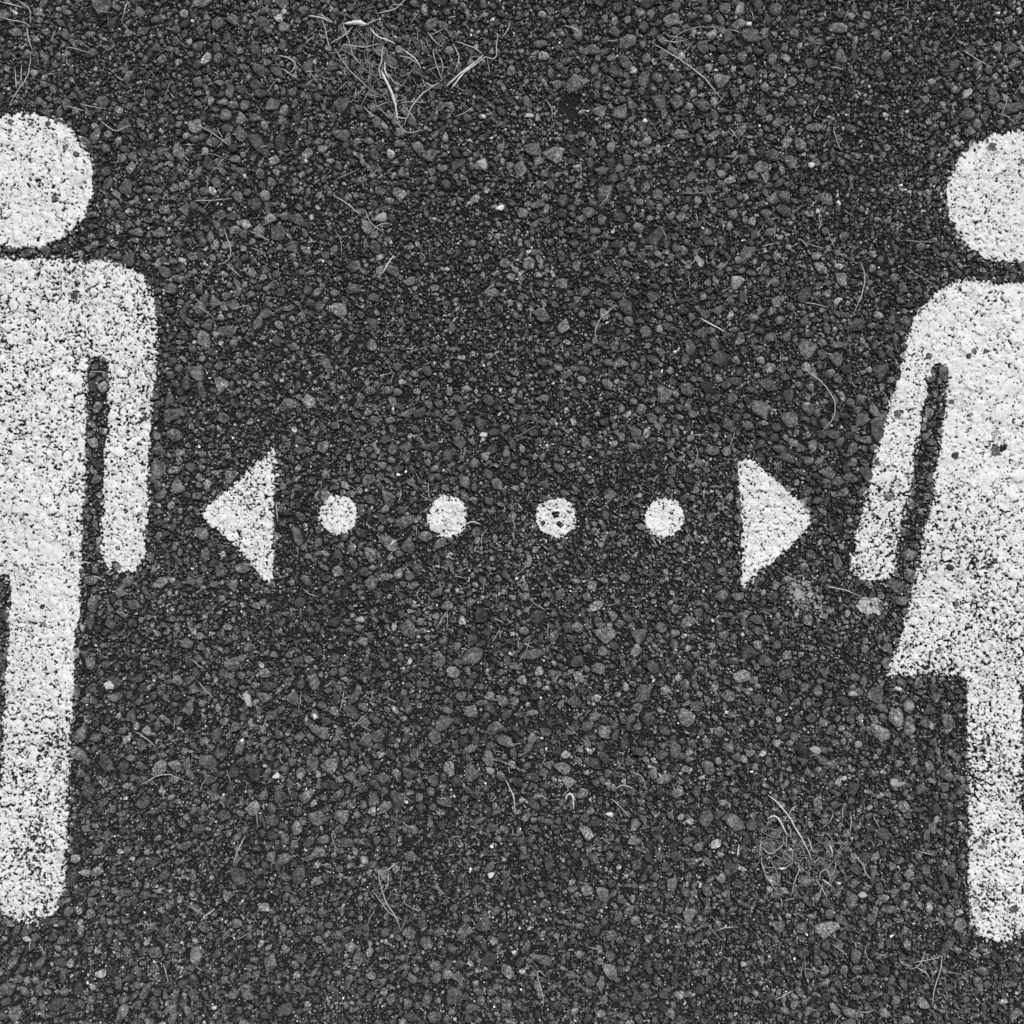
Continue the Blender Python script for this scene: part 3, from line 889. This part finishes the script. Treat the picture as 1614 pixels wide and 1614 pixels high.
W_, G_, D_ = M_STRAW, M_STRAND, M_DULL
tuft(620, 90, 'hay_tuft', 'sprawling tuft of pale dry hay near the top edge, with one thick white stalk', 'dry grass', [
 ('g', [(478,335),(515,400),(545,500),(560,570)], 4.6, W_, 1.5, 0), ('g', [(788,412),(850,358),(962,268)], 3.8, W_, 1.2, 0),
 ('g', [(808,423),(880,340),(970,275)], 3.0, W_, 1.2, 0), ('g', [(962,265),(915,230),(830,200)], 2.6, G_, 1, 0),
 ('g', [(965,270),(1015,278),(1022,220),(1028,165)], 2.2, G_, 1, 0), ('g', [(980,280),(995,350)], 1.8, D_, 0, 0),
 ('g', [(590,590),(625,510),(685,440),(750,395)], 2.4, G_, 2, 0), ('g', [(558,583),(605,628),(680,618)], 2.4, G_, .5, 0),
 ('g', [(310,118),(345,112),(385,112),(425,122)], 5.5, W_, 1.5, .6), ('g', [(375,132),(420,118),(470,95)], 2.4, G_, 2, 0),
 ('g', [(140,82),(200,93),(255,112)], 2.6, W_, 1, 0), ('g', [(190,72),(230,92),(258,112)], 2.0, G_, 1, 0),
 ('g', [(205,100),(235,210),(245,250)], 2.0, G_, 1, 0), ('g', [(235,210),(290,185),(350,130)], 2.2, G_, 2, 0),
 ('g', [(430,140),(470,180),(550,212)], 3.4, W_, 2, 0), ('g', [(300,215),(380,230),(490,212)], 2.0, G_, 2, 0),
 ('g', [(492,220),(485,290),(470,330),(482,372),(505,355)], 3.0, G_, 2, 0), ('g', [(265,235),(320,320),(400,400),(445,440)], 1.8, G_, 1, 0),
 ('g', [(300,110),(330,200),(360,290)], 2.0, G_, 2, 0), ('g', [(505,345),(545,395),(600,412)], 2.0, G_, 1, 0),
 ('g', [(580,235),(640,280),(670,330)], 2.2, W_, 1.5, 0), ('g', [(575,270),(620,280),(665,310)], 1.8, G_, 1.5, 0),
 ('g', [(700,155),(735,200),(770,225)], 2.4, G_, 1, 0), ('g', [(820,210),(848,280),(828,345)], 2.4, G_, 1, 0),
 ('g', [(725,240),(735,290),(765,370),(775,380)], 2.2, G_, 1, 0), ('g', [(755,270),(772,320),(765,365)], 2.0, G_, 1, 0),
 ('g', [(455,508),(520,478)], 1.8, G_, 0, 0), ('g', [(570,490),(620,482),(695,487)], 1.8, G_, 0, 0),
 ('g', [(410,230),(425,330),(430,440)], 1.7, D_, 1, 0), ('g', [(340,210),(350,270),(390,310)], 1.7, G_, 1, 0),
 ('g', [(500,300),(500,340),(520,380)], 3.2, W_, 2, 0), ('g', [(540,553),(600,560)], 3.0, G_, 0, 0),
 ('g', [(395,500),(440,548)], 2.2, G_, 0, 0), ('g', [(1088,105),(1075,150),(1045,185)], 1.9, G_, 0, 0),
 ('g', [(650,150),(655,200)], 1.6, D_, 0, 0), ('g', [(665,180),(700,240)], 1.8, D_, 0, 0),
 ('g', [(690,390),(725,408),(755,390)], 3.2, G_, 0, 0),
 ('g', [(900,310),(905,275),(960,265)], 2.0, D_, 0, 0),
], [(570, 60, 26, 28, 75, 12, 38), (600, 115, 34, 24, 90, 10, 32), (690, 85, 34, 26, 75, 8, 28)])

tuft(1265, 1340, 'moss_tuft', 'round tangled tuft of dry moss and thin stems at lower right', 'dry moss', [
 ('t', [(290,160),(400,255),(530,395),(650,600),(720,740),(795,915)], 2.6, W_, 2.5, 0),
 ('t', [(285,435),(345,402),(400,420),(450,500),(510,630)], 3.0, W_, 2.5, 0), ('t', [(515,500),(550,570),(555,690)], 2.4, G_, 1, 0),
 ('t', [(625,290),(565,330),(540,390),(525,470)], 2.2, G_, 1, 0), ('t', [(210,660),(200,740),(195,850)], 2.2, G_, 1, 0),
 ('t', [(215,880),(235,1000),(290,1130),(400,1290)], 2.2, G_, 2, 0), ('t', [(205,750),(300,830),(380,790),(450,740),(470,650)], 1.8, G_, 1, 0),
 ('t', [(280,1060),(350,1015),(410,1000)], 1.6, D_, 1, 0), ('t', [(410,1005),(450,1008),(500,1000)], 4.2, W_, 1, .4),
 ('t', [(640,930),(655,1030),(610,1130),(550,1340)], 2.6, G_, 1.5, 0), ('t', [(800,950),(890,880)], 2.4, G_, 1, 0),
 ('t', [(880,1140),(890,1060),(950,1015),(985,1060),(1005,1170)], 2.2, G_, 2, 0), ('t', [(910,1135),(970,1180),(1035,1222)], 2.8, W_, 1, 0),
 ('t', [(1000,730),(1035,840)], 2.6, W_, 1, 0), ('t', [(745,650),(780,730),(805,830)], 2.4, G_, 1, 0),
 ('t', [(1285,845),(1340,910),(1390,980),(1425,1090)], 2.4, G_, 1, 0), ('t', [(1390,930),(1420,1060),(1480,1135)], 2.0, G_, 1, 0),
 ('t', [(840,1130),(910,1230),(975,1380)], 2.0, G_, 1, 0), ('t', [(1045,380),(990,515)], 2.0, G_, 1, 0), ('t', [(1145,315),(1148,430)], 2.2, G_, 1, 0),
 ('t', [(1235,380),(1245,450),(1230,600)], 2.0, G_, 1, 0), ('t', [(1065,930),(1060,1000),(1010,1110)], 2.0, G_, 1, 0),
 ('t', [(1000,728),(1100,716),(1210,722)], 1.6, D_, 1, 0), ('t', [(310,910),(380,1030),(400,1180)], 1.8, D_, 1, 0),
 ('t', [(370,1300),(470,1325)], 2.2, G_, 0, 0), ('t', [(430,1220),(515,1300)], 3.0, G_, 0, 0), ('t', [(440,1350),(460,1440)], 1.9, G_, 0, 0),
 ('t', [(470,800),(530,870),(570,892)], 2.0, G_, 0, 0), ('t', [(575,790),(565,880)], 2.2, G_, 0, 0), ('t', [(1060,900),(1110,830),(1185,745)], 2.0, D_, 1, 0),
 ('t', [(385,680),(430,750)], 2.2, G_, 0, 0), ('t', [(500,640),(510,760)], 2.0, G_, 0, 0), ('t', [(690,690),(700,800),(740,900)], 2.0, D_, 0, 0),
], [(1222, 1320, 17, 22, 110, 7, 24), (1262, 1345, 26, 22, 120, 7, 26), (1310, 1345, 24, 26, 70, 6, 22), (1205, 1300, 12, 8, 25, 6, 18)])

tuft(620, 1430, 'withered_sprig', 'small withered branching sprig near the bottom, left of centre', 'dry plant', [
 ('j', [(290,885),(300,960),(320,1030),(370,1110),(395,1170)], 2.2, G_, 1, 0), ('j', [(340,900),(335,950),(305,1000)], 2.2, G_, 1, 0),
 ('j', [(320,892),(385,850)], 2.4, G_, .5, 0), ('j', [(260,980),(330,1075),(400,1120)], 2.0, G_, 0, 0), ('j', [(230,1150),(275,1070)], 1.8, D_, 0, 0),
 ('j', [(395,1175),(415,1120),(430,1100)], 2.2, D_, 0, 0), ('j', [(402,870),(390,950),(398,985)], 1.8, D_, 0, 0), ('j', [(345,980),(340,1020),(325,1040)], 1.8, D_, 0, 0),
], [(612, 1395, 11, 22, 22, 6, 20), (640, 1440, 14, 14, 10, 8, 20)])

tuft(1455, 1520, 'straw_knot', "small knot of frayed straw below the woman's leg, near the bottom right", 'dry grass', [
 ('f', [(1085,1318),(1170,1305),(1225,1290)], 2.4, G_, 1, 0), ('f', [(1225,1290),(1210,1360),(1182,1455),(1178,1520)], 2.6, G_, 1, 0),
 ('f', [(1142,1260),(1125,1310),(1100,1342),(1070,1350)], 2.2, G_, 1, 0), ('f', [(1215,1360),(1300,1375),(1357,1402)], 1.9, D_, 0, 0),
 ('f', [(1025,1300),(1035,1325),(1080,1342)], 1.8, G_, 0, 0), ('f', [(1240,1440),(1258,1510)], 1.7, D_, 0, 0), ('f', [(1100,1340),(1150,1370),(1160,1395)], 2.4, G_, 1, 0),
 ('f', [(1235,1395),(1245,1440)], 1.7, D_, 0, 0),
], [(1458, 1522, 9, 6, 30, 5, 15)])

tuft(1120, 1452, 'fibre_wisp', 'thin wisp of dull fibres left of the straw knot, near the bottom', 'dry grass', [
 ('f', [(165,1170),(200,1160),(255,1155)], 1.9, G_, 0, 0), ('f', [(130,1150),(160,1190),(200,1225)], 1.7, D_, 0, 0),
 ('f', [(140,1105),(165,1130),(185,1160)], 1.7, D_, 0, 0), ('f', [(75,1175),(105,1135),(120,1110)], 1.7, D_, 0, 0),
], [(1118, 1455, 12, 8, 12, 6, 18)])

# countless tiny clippings
geos = []
CL = [(random.uniform(0, 1614), random.uniform(0, 1614)) for _ in range(50)] + [(620, 90), (600, 130), (200, 100), (100, 60), (330, 230), (1280, 1350), (450, 90), (230, 1180)] * 2
for k in range(620):
    x, y = random.uniform(-140, 1750), random.uniform(-140, 1750)
    if k % 5:
        q_ = random.choice(CL)
        x, y = random.gauss(q_[0], 45), random.gauss(q_[1], 45)
    if 250 < x < 1330 or random.random() < .75:
        L = random.uniform(5, 22) if random.random() < .85 else random.uniform(20, 40)
        t = random.uniform(0, 6.28)
        c = random.choice([0.03, -.05, random.uniform(-.6, .6)])
        pts = [(x, y)]
        for _k in range(3):
            pts.append((pts[-1][0] + L/3*math.cos(t), pts[-1][1] + L/3*math.sin(t)))
            t += c
        # none of them on the paint
        if (x < 255 and 170 < y < 1470) or (x > 1335 and 200 < y < 1490):
            continue
        geos.append(strand_geo(pts, random.uniform(.9, 1.7), lift=-.3))
V_, F_ = join(geos)
link('grass_clippings', mesh_from('grass_clippings', V_, F_), M_STRAND, None, kind='stuff', label='tiny dry grass clippings strewn over the asphalt', category='dry grass')

# ------------------------------------------------------------------ pale loose chips and pebbles
def chip(px, py, a, b, ang, h, mat, label, name='white_chip', cat='stone chip', k=6):
    o1 = np.ones(1)
    r1 = np.random.default_rng(int(px*7 + py))
    top_h = ground_h([px, px+a*.6, px-a*.6, px], [py, py, py, py+b*.6]).max()
    V, Fc, _, _ = domes(o1*px, o1*py, o1*a, o1*b, o1*R(ang), o1*(top_h - 1.4), o1*(h + 1.2), k, [(.8, -.3), (1.0, .25), (.78, .8)], .2, r1)
    link(name, mesh_from(name, V, Fc, np.zeros(len(Fc), bool)), mat, None, label=label, category=cat, group='pale stone chips on the asphalt')
chip(173, 1080, 10, 8, 10, 4, M_CHIP, "bright white angular chip right of the man's thigh", k=5)
chip(391, 1102, 6, 14, -20, 4, M_CHIPG, 'long pale wedge-shaped chip below the left arrowhead', k=6)
chip(774, 1378, 7, 5, -25, 4, M_CHIP, 'white oblong chip low in the centre of the photo')
chip(810, 1500, 3.6, 3.6, 0, 3, M_CHIP, 'tiny round white bead near the bottom edge, centre', k=8)
chip(961, 1283, 6.5, 4.5, 0, 3.5, M_CHIP, 'white chip beside the slanting straw, low right of centre')
chip(1017, 190, 6.5, 4.5, 10, 4, M_CHIP, 'bright white chip at upper right, above the forked strand', k=5)
chip(1321, 321, 5.5, 5, 40, 4, M_CHIP, "square white chip left of the woman's head", k=4)
chip(1288, 333, 4, 5, 0, 3.5, M_CHIP, "small white pebble just left of the square white chip", k=7)
chip(1278, 261, 6, 5, 0, 4, M_CHIP, 'white chip above the square one, upper right', k=6)
chip(789, 328, 7, 5.5, 0, 3, M_CHIP, 'ragged white chip in the upper middle', k=9)
chip(602, 345, 10.5, 7, 10, 5, M_CHIPG, 'pale smooth oval pebble below the hay tuft', 'pebble', 'pebble', 9)
chip(761, 259, 9, 7.5, 0, 4.5, M_CHIPG, 'pale angular pebble in the upper middle, above the ragged white chip', 'pebble', 'pebble', 7)
chip(835, 182, 8, 5.5, 10, 4, M_CHIPG, 'pale flat pebble left of the dark hollow near the top', 'pebble', 'pebble', 7)
chip(762, 185, 5, 4, 0, 3.5, M_CHIP, 'small white pebble below the hay tuft, left of the flat pale one', 'pebble', 'pebble', 7)
chip(497, 1129, 5, 6, 10, 3.5, M_CHIP, 'square white chip below and left of the first dot', k=4)
chip(483, 1133, 3, 6, 10, 2.5, M_CHIPG, 'narrow grey-white chip touching the square chip below the first dot', k=5)
chip(1285, 1181, 9, 6.5, 5, 4, M_CHIPG, "pale grey chip left of the woman's shin, above the moss tuft", k=7)
chip(1409, 1233, 8.5, 9, 0, 4, M_CHIPG, "pale rounded pebble left of the woman's shin", 'pebble', 'pebble', 8)
chip(1467, 1144, 4.5, 8, -10, 4, M_CHIPG, "narrow upright pale chip close to the woman's knee", k=5)
chip(1358, 1410, 9, 5.5, 0, 4, M_CHIPG, 'pale oblong pebble at the lower right rim of the moss tuft', 'pebble', 'pebble', 7)
chip(1180, 38, 5.5, 4.5, 0, 4, M_CHIP, 'white pebble near the top edge, above the long curved strand', 'pebble', 'pebble', 7)
chip(436, 1223, 7, 4.5, -10, 4, M_CHIP, "white pebble low left, right of the arched strand", 'pebble', 'pebble', 7)
chip(763, 685, 7, 4.5, 10, 4, M_CHIP, 'white pebble above the second and third dots', 'pebble', 'pebble', 6)
chip(96, 1350, 6, 8, -20, 4, M_CHIP, "white chip on the edge of the man's lower leg", k=6)
chip(482, 254, 3, 4, 0, 3, M_CHIP, 'tiny white chip left below the hay tuft', k=5)
chip(1343, 1092, 8, 5, 0, 4, M_CHIPG, "pale pebble below the woman's skirt corner", 'pebble', 'pebble', 7)
chip(387, 309-30, 3.4, 4.2, 0, 3.5, M_CHIP, "small white pebble right of the man's head", 'pebble', 'pebble', 6)
chip(164, 62, 4.5, 3.5, 0, 3, M_CHIP, "square white chip near the top left corner", k=4)
chip(1128, 111-0, 4.5, 2.2, 10, 3, M_CHIP, 'narrow white chip beside the long curved strand', k=5)
chip(1171, 1518, 6, 5, 20, 4, M_CHIPG, 'pale pebble near the bottom edge, below the fibre wisp', 'pebble', 'pebble', 7)

bpy.data.objects.remove(probe)
bpy.data.meshes.remove(cme)
tot = sum(len(m_.polygons) * (2 if len(m_.polygons) and m_.polygons[0].loop_total == 4 else 1) for m_ in bpy.data.meshes)
print('triangles', tot, 'time', time.time() - T0)
